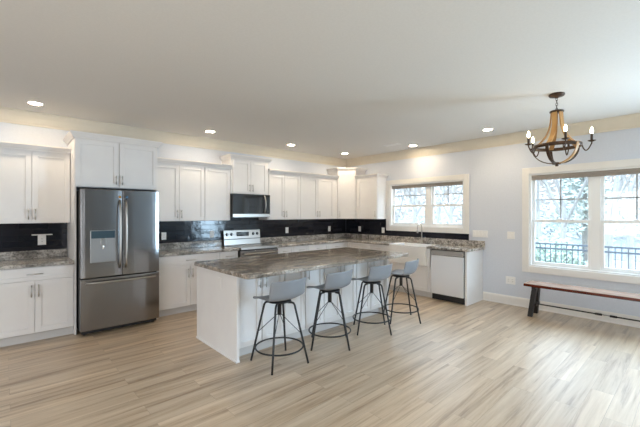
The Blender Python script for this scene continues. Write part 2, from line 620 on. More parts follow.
# ------------------------------------------------------------ windows
def window(name, W, ymull, zrail, zmunt, casing, parent_loc):
    root = thing(name, None, None, parent_loc)
    structure(root)
    oz = root.location
    y0, y1, z0, z1 = W['y0'], W['y1'], W['z0'], W['z1']

    def L(mb):  # to local coordinates of the window
        mb.v = [(x - oz.x, y - oz.y, z - oz.z) for x, y, z in mb.v]
        return mb
    c = casing
    m = MB()
    m.box(-0.022, -0.0005, y0 - c, y0, z0 - c, z1 + c)
    m.box(-0.022, -0.0005, y1, y1 + c, z0 - c, z1 + c)
    m.box(-0.022, -0.0005, y0, y1, z1, z1 + c)
    m.box(-0.022, -0.0005, y0, y1, z0 - c, z0)
    L(m).build('casing', M['trim'], root, 0.003)
    f = MB()
    t = 0.022
    f.box(0.0, 0.13, y0 + 0.0005, y0 + t, z0 + 0.0005, z1 - 0.0005)
    f.box(0.0, 0.13, y1 - t, y1 - 0.0005, z0 + 0.0005, z1 - 0.0005)
    f.box(0.0, 0.13, y0 + t, y1 - t, z0 + 0.0005, z0 + t)
    f.box(0.0, 0.13, y0 + t, y1 - t, z1 - t, z1 - 0.0005)
    f.box(0.046, 0.13, ymull - 0.055, ymull + 0.055, z0 + t, z1 - t)
    L(f).build('frame', M['vinyl'], root, 0.002)
    for a, b in ((ymull + 0.056, y1 - t - 0.001), (y0 + t + 0.001, ymull - 0.056)):
        for upper in (True, False):
            xa, xb = (0.085, 0.118) if upper else (0.048, 0.081)
            za, zb = (zrail - 0.02, z1 - t - 0.001) if upper else (z0 + t + 0.001, zrail + 0.022)
            sw = 0.036
            s = MB()
            s.box(xa, xb, a, a + sw, za, zb)
            s.box(xa, xb, b - sw, b, za, zb)
            s.box(xa, xb, a + sw, b - sw, za, za + (0.042 if upper else 0.05))
            s.box(xa, xb, a + sw, b - sw, zb - 0.042, zb)
            so = L(s).build('sash', M['vinyl'], root, 0.002)
            zl, zh = za + 0.042, zb - 0.042
            xm = (xa + xb) / 2
            L(box(xm - 0.003, xm + 0.003, a + sw, b - sw, zl, zh)).build('pane', M['glass'], so)
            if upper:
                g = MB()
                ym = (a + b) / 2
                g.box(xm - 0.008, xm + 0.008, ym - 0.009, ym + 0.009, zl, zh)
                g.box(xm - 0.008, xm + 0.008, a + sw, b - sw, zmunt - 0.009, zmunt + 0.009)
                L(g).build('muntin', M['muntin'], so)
            else:
                ym = (a + b) / 2
                lk = L(box(xa - 0.0, xa + 0.03, ym - 0.03, ym + 0.03, zb, zb + 0.014))
                lk.build('sash_lock', M['vinyl'], so, 0.003)
    return root


window('window_1', W1, -2.19, 1.645, 1.86, 0.098, (0, -2.11, 1.13))
window('window_2', W2, -4.798, 1.376, 1.703, 0.10, (0, -4.80, 0.565))


def roller_shade(y0, y1, ztop, drop, label):
    t = thing('window_shade', label, 'window shade', (0.02, (y0 + y1) / 2, ztop))
    w = (y1 - y0) / 2
    b = MB()
    b.box(-0.008, 0.022, -w, w, -0.03, 0.0)
    b.build('headrail', M['shade'], t, 0.003)
    s = MB()
    for i in range(4):
        z = -0.031 - i * (drop - 0.03) / 4
        s.box(-0.003 + 0.002 * (i % 2), 0.018 + 0.002 * (i % 2), -w + 0.003, w - 0.003, z - (drop - 0.03) / 4 + 0.001, z)
    s.build('folded_fabric', M['shade'], t)
    return t


roller_shade(-2.895, -1.335, 2.077, 0.065, 'taupe window shade raised to the top of the window over the sink')
roller_shade(-5.595, -4.0, 2.087, 0.075, 'taupe window shade raised to the top of the window above the bench')

# ------------------------------------------------------------ dark tile backsplashes (surface of the walls)
structure(box(-6.28, -5.497, -0.012, -0.0005, 1.0, 1.372).build('trim_3', M['tile_x']))
structure(box(-4.528, -0.013, -0.012, -0.0005, 0.90, 1.44).build('trim_4', M['tile_x']))
tb = MB()
tb.box(-0.012, -0.0005, -1.208, -0.013, 1.0, 1.372)
tb.box(-0.012, -0.0005, -3.012, -1.208, 1.0, 1.1265)
structure(tb.build('trim_5', M['tile_y']))


# ------------------------------------------------------------ cabinet parts
def shaker(x0, x1, z0, z1, yf, t=0.02, rail=0.058, rec=0.012):
    m = MB()
    g = 0.0022
    x0 += g; x1 -= g; z0 += g; z1 -= g
    if z1 - z0 < 0.19:
        rail = min(rail, 0.04)
    m.box(x0, x0 + rail, yf, yf + t, z0, z1)
    m.box(x1 - rail, x1, yf, yf + t, z0, z1)
    m.box(x0 + rail, x1 - rail, yf, yf + t, z1 - rail, z1)
    m.box(x0 + rail, x1 - rail, yf, yf + t, z0, z0 + rail)
    m.box(x0 + rail, x1 - rail, yf + rec, yf + t - 0.001, z0 + rail, z1 - rail)
    return m


def pull_v(x, z0, z1, yf, r=0.0055):
    m = MB()
    m.tube([(x, yf - 0.03, z0), (x, yf - 0.03, z1)], r, 8)
    for z in (z0 + 0.02, z1 - 0.02):
        m.tube([(x, yf - 0.03, z), (x, yf + 0.001, z)], r * 0.85, 8)
    return m


def pull_h(x0, x1, z, yf, r=0.0055):
    m = MB()
    m.tube([(x0, yf - 0.03, z), (x1, yf - 0.03, z)], r, 8)
    for x in (x0 + 0.02, x1 - 0.02):
        m.tube([(x, yf - 0.03, z), (x, yf + 0.001, z)], r * 0.85, 8)
    return m


CROWN = [(0, 0), (0.012, 0), (0.014, 0.016), (0.024, 0.024), (0.046, 0.056), (0.050, 0.062), (0.050, 0.075), (0, 0.075)]


def cab_crown(path, z):
    return MB().sweep(path, [(o, z + h) for o, h in CROWN])


def upper_cabinet(label, loc, rz, width, z0, z1, doors, depth=0.31, crown=(1, 1), crown_z=None, group='white upper cabinets'):
    """doors: list of (x0, x1, handle side or None); local x runs along the front, front faces -y"""
    t = thing('upper_cabinet', label, 'cabinet', loc, rz, group)
    zc = crown_z or z1 - 0.012
    box(0, width, -depth, -0.001, z0, z1).build('body', M['cab'], t, 0.002)
    yf = -depth - 0.0205
    for x0, x1, hs in doors:
        d = shaker(x0, x1, z0 + 0.004, zc - 0.004, yf).build('door', M['cab'], t, 0.0015)
        if hs:
            hx = x1 - 0.032 if hs == 'r' else x0 + 0.032
            pull_v(hx, z0 + 0.045, z0 + 0.175, yf).build('handle', M['nickel'], d)
    path = []
    if crown[0]:
        path.append((0, -0.002 if crown[0] == 1 else -depth + 0.1))
    path += [(0, -depth - 0.02), (width, -depth - 0.02)]
    if crown[1]:
        path.append((width, -0.002 if crown[1] == 1 else -depth + 0.1))
    # travel so that "out" points away from the cabinet
    m = MB().sweep(path, [(o, zc + h) for o, h in CROWN], side=1)
    m.build('crown', M['cab'], t)
    return t


ZU0, ZU1 = 1.372, 2.262
B = R(-90)   # turn for cabinets on the right wall
upper_cabinet('white two-door upper cabinet at the left edge, left of the refrigerator', (-6.28, 0, 0), 0, 0.783, ZU0, ZU1,
              [(0.004, 0.398, 'r'), (0.398, 0.779, 'l')], crown=(1, 0))
upper_cabinet('white two-door upper cabinet just right of the refrigerator', (-4.528, 0, 0), 0, 0.826, ZU0, ZU1,
              [(0.02, 0.413, 'r'), (0.413, 0.824, 'l')], crown=(0, 0))
upper_cabinet('narrow white one-door upper cabinet just left of the microwave', (-3.70, 0, 0), 0, 0.458, ZU0, ZU1,
              [(0.002, 0.456, None)], crown=(0, 0))
upper_cabinet('white two-door upper cabinet just right of the microwave', (-2.47, 0, 0), 0, 0.786, ZU0, ZU1,
              [(0.02, 0.388, 'r'), (0.388, 0.784, 'l')], crown=(0, 0))
upper_cabinet('white two-door upper cabinet between the corner cabinet and the pair beside the microwave', (-1.682, 0, 0), 0, 1.066, ZU0, ZU1,
              [(0.002, 0.474, 'r'), (0.474, 0.952, 'l')], crown=(0, 0))
upper_cabinet('white one-door upper cabinet on the right wall beside the sink window', (0, -0.616, 0), B, 0.592, ZU0, ZU1,
              [(0.05, 0.588, 'r')], crown=(0, 1))
# raised cabinet above the microwave
upper_cabinet('raised white two-door cabinet directly above the microwave', (-3.238, 0, 0), 0, 0.766, 1.835, 2.445,
              [(0.03, 0.383, 'r'), (0.383, 0.736, 'l')], depth=0.335, crown=(1, 1))
# raised diagonal corner cabinet
ct = thing('corner_cabinet', 'raised white diagonal corner cabinet with one narrow door where the two walls meet', 'cabinet', (0, 0, 0), 0, 'white upper cabinets')
poly = [(-0.001, -0.001), (-0.612, -0.001), (-0.612, -0.325), (-0.325, -0.612), (-0.001, -0.612)]
MB().prism(poly, ZU0, 2.445).build('body', M['cab'], ct, 0.002)
dw_ = math.hypot(0.287, 0.287)
dm = shaker(0.012, dw_ - 0.012, ZU0 + 0.004, 2.428, -0.0215)
Rm = Matrix.Translation((-0.612, -0.325, 0)) @ Matrix.Rotation(R(-45), 4, 'Z')
dm.v = [tuple(Rm @ Vector(v)) for v in dm.v]
dd = dm.build('door', M['cab'], ct, 0.0015)
hm = pull_v(0.05, ZU0 + 0.045, ZU0 + 0.175, -0.0215)
hm.v = [tuple(Rm @ Vector(v)) for v in hm.v]
hm.build('handle', M['nickel'], dd)
k_ = 0.02 / math.sqrt(2)
MB().sweep([(-0.612, -0.012), (-0.612, -0.325 - 0.006), (-0.612 + 0.287 - 0.006, -0.612), (-0.012, -0.612)][0:0] or
           [(-0.612, -0.012), (-0.612, -0.335), (-0.335, -0.612), (-0.012, -0.612)],
           [(o, 2.433 + h) for o, h in CROWN]).build('crown', M['cab'], ct)

# refrigerator surround with cabinet above
fs = thing('refrigerator_cabinet', 'deep white two-door cabinet with tall side panels enclosing the refrigerator', 'cabinet', (-5.495, 0, 0), 0, None)
FW = 0.963
MB().box(0, 0.022, -0.62, -0.001, 0.001, 2.43).build('side_panel', M['cab'], fs, 0.0015)
MB().box(FW - 0.018, FW, -0.62, -0.001, 0.001, 2.43).build('side_panel', M['cab'], fs, 0.0015)
box(0.0225, FW - 0.0185, -0.60, -0.001, 1.822, 2.43).build('body', M['cab'], fs)
for a, b_, hs in ((0.0, FW / 2, 'r'), (FW / 2, FW, 'l')):
    d = shaker(a + 0.004, b_ - 0.0, 1.826, 2.415, -0.6215 - 0.02).build('door', M['cab'], fs, 0.0015)
    hx = b_ - 0.034 if hs == 'r' else a + 0.034
    pull_v(hx, 1.865, 1.985, -0.6415).build('handle', M['nickel'], d)
MB().sweep([(0, -0.002), (0, -0.64), (FW, -0.64), (FW, -0.002)], [(o, 2.418 + h) for o, h in CROWN]).build('crown', M['cab'], fs)


def base_cabinet(label, loc, rz, width, layout, group='white base cabinets', depth=0.59):
    """layout: list of (kind, x0, x1, z0, z1, handle) kind door/drawer; handle 'l','r','c'"""
    t = thing('base_cabinet', label, 'cabinet', loc, rz, group)
    box(0, width, -depth, -0.002, 0.105, 0.872).build('body', M['cab'], t, 0.002)
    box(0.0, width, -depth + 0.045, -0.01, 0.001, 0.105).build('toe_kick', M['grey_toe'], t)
    yf = -depth - 0.0205
    for kind, x0, x1, z0, z1, h in layout:
        d = shaker(x0, x1, z0, z1, yf).build(kind, M['cab'], t, 0.0015)
        if h in ('l', 'r'):
            hx = x0 + 0.032 if h == 'l' else x1 - 0.032
            pull_v(hx, z1 - 0.185, z1 - 0.045, yf).build('handle', M['nickel'], d)
        elif h == 'c':
            xm = (x0 + x1) / 2
            pull_h(xm - 0.075, xm + 0.075, (z0 + z1) / 2, yf).build('handle', M['nickel'], d)
    return t


def pair(w, wide_drawer=True):
    h = w / 2
    L_ = [('door', 0.002, h, 0.11, 0.715, 'r'), ('door', h, w - 0.002, 0.11, 0.715, 'l')]
    L_ += [('drawer', 0.002, w - 0.002, 0.72, 0.866, 'c')] if wide_drawer else [('drawer', 0.002, h, 0.72, 0.866, 'c'), ('drawer', h, w - 0.002, 0.72, 0.866, 'c')]
    return L_


base_cabinet('white base cabinet with two doors and a wide drawer, left of the refrigerator', (-6.24, 0, 0), 0, 0.744, pair(0.744))
base_cabinet('white base cabinet with two doors and a wide drawer, just right of the refrigerator', (-4.528, 0, 0), 0, 0.95, pair(0.95))
base_cabinet('narrow white base cabinet just left of the stove', (-3.577, 0, 0), 0, 0.328,
             [('door', 0.002, 0.326, 0.11, 0.715, 'r'), ('drawer', 0.002, 0.326, 0.72, 0.866, 'c')])
base_cabinet('white base cabinet just right of the stove, half hidden behind the island', (-2.466, 0, 0), 0, 0.76, pair(0.76, False))
bc_ = base_cabinet('white base cabinet left of the inside corner, half hidden behind the island', (-1.704, 0, 0), 0, 1.05, pair(1.05, False))
MB().box(1.0505, 1.113, -0.611, -0.59, 0.001, 0.872).build('filler', M['cab'], bc_)
# corner filler block and right-wall run
bc_ = base_cabinet('white base cabinet on the right wall between the corner and the sink', (0, -0.655, 0), B, 1.085, pair(1.085, False))
MB().box(-0.043, -0.0005, -0.611, -0.5905, 0.001, 0.872).build('filler', M['cab'], bc_)
base_cabinet('white sink base cabinet with two doors under the farmhouse sink', (0, -1.742, 0), B, 0.86,
             [('door', 0.03, 0.42, 0.11, 0.545, None), ('door', 0.42, 0.81, 0.11, 0.545, None)])
# carve the sink cabinet body below the bowl
for o in list(bpy.data.objects):
    if o.name.startswith('body') and o.parent and o.parent.get('label', '').startswith('white sink base'):
        me = o.data
        for v in me.vertices:
            if v.co.z > 0.5:
                v.co.z = 0.552
        sink_root = o.parent
box(0.0, 0.026, -0.612, -0.002, 0.553, 0.872).build('side_panel', M['cab'], sink_root)
box(0.80, 0.86, -0.612, -0.002, 0.553, 0.872).build('side_panel', M['cab'], sink_root)

ep = thing('end_panel', 'white end panel closing the cabinet run at the right of the dishwasher', 'panel', (0, -3.222, 0), B)
MB().box(0, 0.034, -0.612, -0.002, 0.001, 0.8735).build('panel', M['cab'], ep, 0.002)
MB().sweep([(0.034, -0.018), (0.034, -0.612), (-0.0, -0.612)], [(0, 0.001), (0.01, 0.001), (0.009, 0.012), (0.003, 0.018), (0, 0.018)], side=-1).build('shoe_moulding', M['cab'], ep)

# ------------------------------------------------------------ worktops
def worktop(label, poly, splash, mat):
    t = thing('countertop', label, 'countertop', (poly[0][0], poly[0][1], 0.875))
    ox, oy = poly[0]
    MB().prism([(x - ox, y - oy) for x, y in poly], 0.0, 0.04).build('slab', mat, t, 0.006, 3)
    if splash:
        m = MB()
        for x0, x1, y0, y1 in splash:
            m.box(x0 - ox, x1 - ox, y0 - oy, y1 - oy, 0.0405, 0.142)
        m.build('upstand', mat, t, 0.003)
    return t


worktop('speckled grey granite countertop at the left edge, left of the refrigerator', [(-6.25, -0.0135), (-6.25, -0.645), (-5.4975, -0.645), (-5.4975, -0.0135)],
        [(-6.25, -5.4975, -0.034, -0.0135)], M['granite'])
worktop('speckled grey granite countertop between the refrigerator and the stove', [(-4.529, -0.0135), (-4.529, -0.645), (-3.245, -0.645), (-3.245, -0.0135)],
        [(-4.529, -3.245, -0.034, -0.0135)], M['granite'])
worktop('L-shaped speckled granite countertop running from the stove round the corner to the sink and dishwasher',
        [(-0.0135, -0.0135), (-2.473, -0.0135), (-2.473, -0.645), (-0.645, -0.645), (-0.645, -1.766), (-0.168, -1.766), (-0.168, -2.545), (-0.645, -2.545),
         (-0.645, -3.30), (-0.0135, -3.30)],
        [(-2.473, -0.0345, -0.034, -0.0135), (-0.034, -0.0135, -3.30, -0.0135)], M['granite'])

# ------------------------------------------------------------ island
IX0, IX1, IY0, IY1 = -4.466, -1.794, -2.962, -1.711
isl = thing('kitchen_island', 'white kitchen island base with shaker doors on the seating side and a plain end panel', 'kitchen island', (-4.42, -2.62, 0))
ix1 = -1.92 + 4.42
box(0.032, ix1 - 0.03, 0.021, 0.86, 0.10, 0.872).build('body', M['cab'], isl)
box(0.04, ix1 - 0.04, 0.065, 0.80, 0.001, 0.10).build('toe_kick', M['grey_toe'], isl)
for x0, x1 in ((0, 0.03), (ix1 - 0.03, ix1)):
    MB().box(x0, x1, -0.06, 0.905, 0.001, 0.872).build('end_panel', M['cab'], isl, 0.002)
sw = [(0, 0.001), (0.011, 0.001), (0.010, 0.014), (0.004, 0.02), (0, 0.02)]
MB().sweep([(0.03, -0.06), (0.0, -0.06), (0.0, 0.905)], sw, side=-1).build('shoe_moulding', M['cab'], isl)
nb = 4
bw = (ix1 - 0.064) / nb
for i in range(nb):
    a = 0.032 + i * bw
    for j, hs in ((0, 'r'), (1, 'l')):
        x0, x1 = a + j * bw / 2, a + (j + 1) * bw / 2
        d = shaker(x0 + 0.004, x1 - 0.004, 0.11, 0.862, 0.0).build('door', M['cab'], isl, 0.0015)
        hx = x1 - 0.036 if hs == 'r' else x0 + 0.036
        pull_v(hx, 0.70, 0.83, 0.0).build('handle', M['nickel'], d)
for i in range(nb):
    a = 0.032 + i * bw
    m = shaker(a + 0.004, a + bw - 0.004, 0.11, 0.862, -0.021)
    m.v = [(2 * a + bw - x, 0.86 - y, z) for x, y, z in m.v]
    m.build('door', M['cab'], isl, 0.0015)
it = thing('countertop', 'brown veined granite countertop of the island, overhanging above the stools', 'countertop', (IX0, IY0, 0.8735))
rc = 0.05
def rounded(x0, x1, y0, y1, r, n=5):
    pts = []
    for cx, cy, a0 in ((x1 - r, y1 - r, 0), (x0 + r, y1 - r, 90), (x0 + r, y0 + r, 180), (x1 - r, y0 + r, 270)):
        for i in range(n + 1):
            a = R(a0 + 90 * i / n)
            pts.append((cx + r * math.cos(a), cy + r * math.sin(a)))
    return pts
MB().prism(rounded(0, IX1 - IX0, 0, IY1 - IY0, rc), 0.0, 0.042).build('slab', M['granite_island'], it, 0.008, 3)
op = thing('electrical_outlet', 'white blank outlet plate on the end panel of the island', 'outlet', (-4.4205, -2.32, 0.745))
box(-0.007, 0.0, -0.035, 0.035, -0.058, 0.058).build('plate', M['cab'], op, 0.003)

# ------------------------------------------------------------ refrigerator
fr = thing('refrigerator', 'stainless steel french-door refrigerator with water dispenser and bottom freezer drawer', 'refrigerator', (-5.0065, -0.04, 0))
hw = 0.448
box(-hw + 0.004, hw - 0.004, -0.655, 0.0, 0.045, 1.775).build('case', M['steel_side'], fr, 0.004)
def bowed(x0, x1, z0, z1, yb, yf, bulge, n=10):
    """door skin: slightly bowed front"""
    pts = [(x0, yb), (x1, yb)]
    m = MB()
    fr_ = []
    for i in range(n + 1):
        u = i / n
        x = x1 + (x0 - x1) * u
        fr_.append((x, yf - bulge * (1 - (2 * u - 1) ** 4)))
    return m.prism(pts + fr_, z0, z1)
d1 = bowed(-hw, -0.002, 0.705, 1.79, -0.66, -0.752, 0.010).build('door', M['steel'], fr, 0.006, 3)
d2 = bowed(0.002, hw, 0.705, 1.79, -0.66, -0.752, 0.010).build('door', M['steel'], fr, 0.006, 3)
d3 = bowed(-hw, hw, 0.065, 0.692, -0.66, -0.752, 0.012).build('freezer_drawer', M['steel'], fr, 0.006, 3)
def arc_handle(x, z0, z1, y, out, r):
    pts = []
    for i in range(13):
        u = i / 12
        pts.append((x, y - out * (0.25 + 0.75 * math.sin(math.pi * u) ** 0.6) if 0 < i < 12 else y + 0.004, z0 + (z1 - z0) * u))
    return MB().tube(pts, r, 10)
arc_handle(-0.035, 0.80, 1.66, -0.762, 0.055, 0.013).build('handle', M['steel_light'], d1)
arc_handle(0.035, 0.80, 1.66, -0.762, 0.055, 0.013).build('handle', M['steel_light'], d2)
pts = [(-0.40 + 0.80 * i / 12, -0.764 - (0.05 * (0.3 + 0.7 * math.sin(math.pi * i / 12) ** 0.6) if 0 < i < 12 else -0.004), 0.645) for i in range(13)]
MB().tube(pts, 0.013, 10).build('handle', M['steel_light'], d3)
# water dispenser in the left door
dp = box(-0.352, -0.078, -0.7675, -0.755, 0.885, 1.285).build('water_dispenser', M['disp'], d1, 0.006)
box(-0.342, -0.088, -0.7695, -0.767, 1.185, 1.275).build('display', M['disp_dark'], dp, 0.002)
m = MB().box(-0.245, -0.19, -0.785, -0.767, 1.10, 1.185)
m.tube([(-0.217, -0.777, 1.10), (-0.217, -0.777, 1.05)], 0.012, 10)
m.build('spout', M['chrome'], dp, 0.002)
box(-0.335, -0.095, -0.777, -0.7675, 0.893, 0.915).build('drip_tray', M['disp'], dp, 0.002)
for x, mt, dpar in ((-0.03, 'sticker_o', d1), (0.05, 'sticker_b', d2)):
    m = MB().lathe([(0.016, 0), (0.016, 0.0012)], 16)
    m.v = [(vx + x, -0.7625 - vz if abs(x) > 0.04 else -0.7595 - vz, vy + 1.70) for vx, vy, vz in m.v]
    m.build('sticker', M[mt], dpar)
box(-hw + 0.02, hw - 0.02, -0.70, -0.60, 0.02, 0.058).build('toe_grille', M['blackplastic'], fr)
for x in (-0.39, 0.39):
    MB().lathe([(0.022, 0.001), (0.022, 0.03)], 12, (x, -0.66, 0)).build('foot', M['blackplastic'], fr)
    box(x - 0.04, x + 0.04, -0.70, -0.60, 1.776, 1.80).build('hinge_cover', M['blackplastic'], fr, 0.004)
    MB().lathe([(0.022, 0.001), (0.022, 0.045)], 12, (x, -0.06, 0)).build('foot', M['blackplastic'], fr)

# ------------------------------------------------------------ stove
st = thing('stove', 'stainless steel freestanding electric stove with knobs on its back panel', 'stove', (-2.859, -0.02, 0))
hw = 0.378
box(-hw, hw, -0.62, 0.0, 0.03, 0.90).build('case', M['blackplastic'], st, 0.003)
box(-hw, hw, -0.655, -0.02, 0.9005, 0.918).build('cooktop', M['glassblack'], st, 0.003)
box(-hw, hw, -0.668, -0.656, 0.885, 0.922).build('cooktop_trim', M['steel_light'], st, 0.003)
od = box(-hw + 0.003, hw - 0.003, -0.655, -0.6205, 0.205, 0.868).build('oven_door', M['steel'], st, 0.004)
box(-0.29, 0.29, -0.657, -0.6545, 0.32, 0.70).build('oven_window', M['glassblack'], od, 0.002)
m = MB().tube([(-0.33, -0.70, 0.815), (0.33, -0.70, 0.815)], 0.013, 12)
for x in (-0.30, 0.30):
    m.tube([(x, -0.70, 0.815), (x, -0.652, 0.815)], 0.010, 8)
m.build('handle', M['steel_light'], od)
box(-hw + 0.003, hw - 0.003, -0.652, -0.6205, 0.055, 0.195).build('storage_drawer', M['steel'], st, 0.004)
bp_ = MB()
bp_.add([(-hw, -0.02, 0.919), (hw, -0.02, 0.919), (hw, -0.075, 0.919), (-hw, -0.075, 0.919), (-hw, -0.01, 1.185), (hw, -0.01, 1.185), (hw, -0.045, 1.185), (-hw, -0.045, 1.185)],
        [(0, 1, 2, 3), (4, 5, 6, 7), (0, 1, 5, 4), (1, 2, 6, 5), (2, 3, 7, 6), (3, 0, 4, 7)])
bpo = bp_.build('back_panel', M['steel_light'], st, 0.004)
box(-hw + 0.002, hw - 0.002, -0.082, -0.07, 1.02, 1.032).build('seam_strip', M['blackplastic'], bpo)
box(-0.125, 0.125, -0.068, -0.05, 1.075, 1.150).build('display', M['glassblack'], bpo, 0.002)
for x in (-0.315, -0.225, 0.225, 0.315):
    k = MB().lathe([(0.028, 0), (0.028, 0.004), (0.021, 0.008), (0.019, 0.026), (0.015, 0.029)], 18)
    k.v = [(vx + x, -0.054 - vz, vy + 1.112) for vx, vy, vz in k.v]
    ko = k.build('knob', M['blackplastic'], st)
    box(x - 0.004, x + 0.004, -0.087, -0.083, 1.095, 1.129).build('pointer', M['steel_light'], ko)
for bx_, by_, br_ in ((-0.19, -0.48, 0.10), (0.19, -0.48, 0.085), (-0.19, -0.22, 0.075), (0.19, -0.22, 0.10)):
    ring = [(bx_ + br_ * math.cos(2 * math.pi * i / 32), by_ + br_ * math.sin(2 * math.pi * i / 32), 0.9182) for i in range(32)]
    MB().tube(ring, 0.0012, 6, closed=True).build('burner_ring', M['disp'], st)
for x in (-0.34, 0.34):
    for y in (-0.58, -0.06):
        MB().lathe([(0.02, 0.001), (0.02, 0.031)], 10, (x, y, 0)).build('foot', M['blackplastic'], st)

# ------------------------------------------------------------ microwave
mw = thing('microwave', 'black glass over-the-range microwave with curved steel handle above the stove', 'microwave', (-2.856, -0.014, 1.425))
hw = 0.379
box(-hw, hw, -0.37, 0.0, 0.0, 0.4085).build('case', M['blackplastic'], mw, 0.003)
dr = box(-hw, 0.225, -0.395, -0.3705, 0.062, 0.405).build('door', M['glassblack'], mw, 0.004)
box(0.228, hw, -0.395, -0.3705, 0.062, 0.405).build('control_panel', M['glassblack'], mw, 0.004)
box(-hw, hw, -0.397, -0.3705, 0.003, 0.060).build('bottom_trim', M['steel_light'], mw, 0.003)
pts = [(0.255, -0.396 - 0.05 * math.sin(math.pi * i / 12) ** 0.7, 0.075 + 0.32 * i / 12) for i in range(13)]
MB().tube(pts, 0.011, 10).build('handle', M['steel_light'], dr)
box(-0.30, 0.30, -0.34, -0.05, -0.004, -0.0005).build('vent_filter', M['disp'], mw)

# ------------------------------------------------------------ farmhouse sink and faucet
sk = thing('farmhouse_sink', 'white apron-front farmhouse sink set in the countertop under the window', 'sink', (0, -1.770, 0), B)
m = MB()
W_ = 0.770
m.box(0, W_, -0.672, -0.62, 0.56, 0.908)            # apron
m.box(0, W_, -0.195, -0.172, 0.56, 0.908)
m.box(0, 0.03, -0.62, -0.195, 0.56, 0.908)
m.box(W_ - 0.03, W_, -0.62, -0.195, 0.56, 0.908)
m.box(0.03, W_ - 0.03, -0.62, -0.195, 0.56, 0.60)
m.build('basin', M['ceramic'], sk, 0.006, 3)
MB().lathe([(0.045, 0.6005), (0.045, 0.604), (0.02, 0.602)], 18, (W_ / 2, -0.40, 0)).build('drain', M['chrome'], sk)

fa = thing('faucet', 'brushed nickel gooseneck kitchen faucet behind the farmhouse sink', 'faucet', (-0.105, -2.13, 0.9155))
MB().lathe([(0.028, 0.0), (0.028, 0.012), (0.02, 0.02), (0.018, 0.10), (0.014, 0.11)], 18).build('base', M['nickel'], fa)
pts = [(0, 0, 0.10), (0, 0, 0.30)]
for i in range(1, 11):
    a = math.pi * i / 10
    pts.append((-0.075 + 0.075 * math.cos(a), 0, 0.30 + 0.075 * math.sin(a)))
pts.append((-0.15, 0, 0.27))
MB().tube(pts, 0.011, 12).build('spout', M['nickel'], fa)
MB().tube([(-0.15, 0, 0.275), (-0.15, 0, 0.20)], [0.014, 0.017], 12).build('spray_head', M['nickel'], fa)
MB().tube([(0.0, -0.015, 0.075), (-0.005, -0.05, 0.085), (-0.01, -0.085, 0.115)], [0.010, 0.008, 0.007], 10).build('lever', M['nickel'], fa)
sd = thing('soap_dispenser', 'small brushed nickel soap pump beside the faucet', 'soap dispenser', (-0.105, -2.33, 0.9155))
MB().lathe([(0.02, 0), (0.02, 0.008), (0.011, 0.014), (0.010, 0.05), (0.014, 0.055), (0.012, 0.066)], 14).build('pump', M['nickel'], sd)
MB().tube([(0, 0, 0.06), (-0.03, 0, 0.066), (-0.065, 0, 0.055)], 0.006, 8).build('nozzle', M['nickel'], sd)

# ------------------------------------------------------------ dishwasher
dwt = thing('dishwasher', 'white-fronted dishwasher with pocket handle and black toe panel right of the sink', 'dishwasher', (0, -2.613, 0), B)
box(0.004, 0.602, -0.585, -0.02, 0.10, 0.868).build('case', M['blackplastic'], dwt)
dd = box(0.012, 0.592, -0.632, -0.586, 0.112, 0.775).build('door', new_mat('dishwasher_front', (0.80, 0.82, 0.85), 0.22, 0.35), dwt, 0.004)
box(0.012, 0.592, -0.632, -0.586, 0.795, 0.86).build('control_strip', M['steel_light'], dwt, 0.004)
box(0.012, 0.592, -0.612, -0.586, 0.776, 0.794).build('pocket_handle', M['blackplastic'], dwt)
box(0.012, 0.592, -0.640, -0.625, 0.783, 0.797).build('handle_lip', M['nickel'], dwt, 0.002)
m = MB().lathe([(0.011, 0), (0.011, 0.001)], 14)
m.v = [(vx + 0.545, -0.6325 - vz, vy + 0.725) for vx, vy, vz in m.v]
m.build('badge', M['nickel'], dd)
box(0.006, 0.60, -0.57, -0.54, 0.002, 0.108).build('toe_panel', M['blackplastic'], dwt)


# ------------------------------------------------------------ outlets and switches
def wall_plate(name, label, cat, loc, rz, w, h, devices, group=None, toggle=False):
    t = thing(name, label, cat, loc, rz, group)
    box(-w / 2, w / 2, -0.006, 0.0, -h / 2, h / 2).build('plate', M['plate'], t, 0.002)
    for x in devices:
        if toggle:
            box(x - 0.016, x + 0.016, -0.010, -0.0055, -0.033, 0.033).build('rocker', M['plate'], t, 0.002)
        else:
            s = box(x - 0.017, x + 0.017, -0.008, -0.0055, -0.034, 0.034).build('socket', M['plate'], t, 0.002)
            m = MB()
            for z in (-0.017, 0.017):
                m.box(x - 0.008, x - 0.005, -0.0086, -0.0078, z - 0.006, z + 0.006)
                m.box(x + 0.005, x + 0.008, -0.0086, -0.0078, z - 0.006, z + 0.006)
            m.build('slots', M['slot'], s)
    return t


WP = (0.074, 0.118)
G = 'outlets on the dark tile'
wall_plate('electrical_outlet', 'white outlet on the dark tile just right of the refrigerator', 'outlet', (-4.24, -0.0125, 1.13), 0, *WP, [0], G)
wall_plate('electrical_outlet', 'white outlet on the dark tile left of the stove', 'outlet', (-3.43, -0.0125, 1.13), 0, *WP, [0], G)
wall_plate('electrical_outlet', 'white outlet on the dark tile right of the stove', 'outlet', (-1.79, -0.0125, 1.145), 0, *WP, [0], G)
wall_plate('electrical_outlet', 'white outlet on the back wall tile just left of the corner', 'outlet', (-0.57, -0.0125, 1.14), 0, *WP, [0], G)
wall_plate('electrical_outlet', 'white outlet on the right wall tile just right of the corner', 'outlet', (-0.0125, -0.454, 1.135), B, *WP, [0], G)
wall_plate('electrical_outlet', 'white outlet on the dark tile beside the sink window', 'outlet', (-0.0125, -1.129, 1.125), B, *WP, [0], G)
wall_plate('light_switch', 'wide white four-gang switch plate on the blue-grey wall right of the sink window', 'light switch', (-0.0005, -3.21, 1.137), B, 0.26, 0.118,
           [-0.092, -0.031, 0.031, 0.092], None, True)
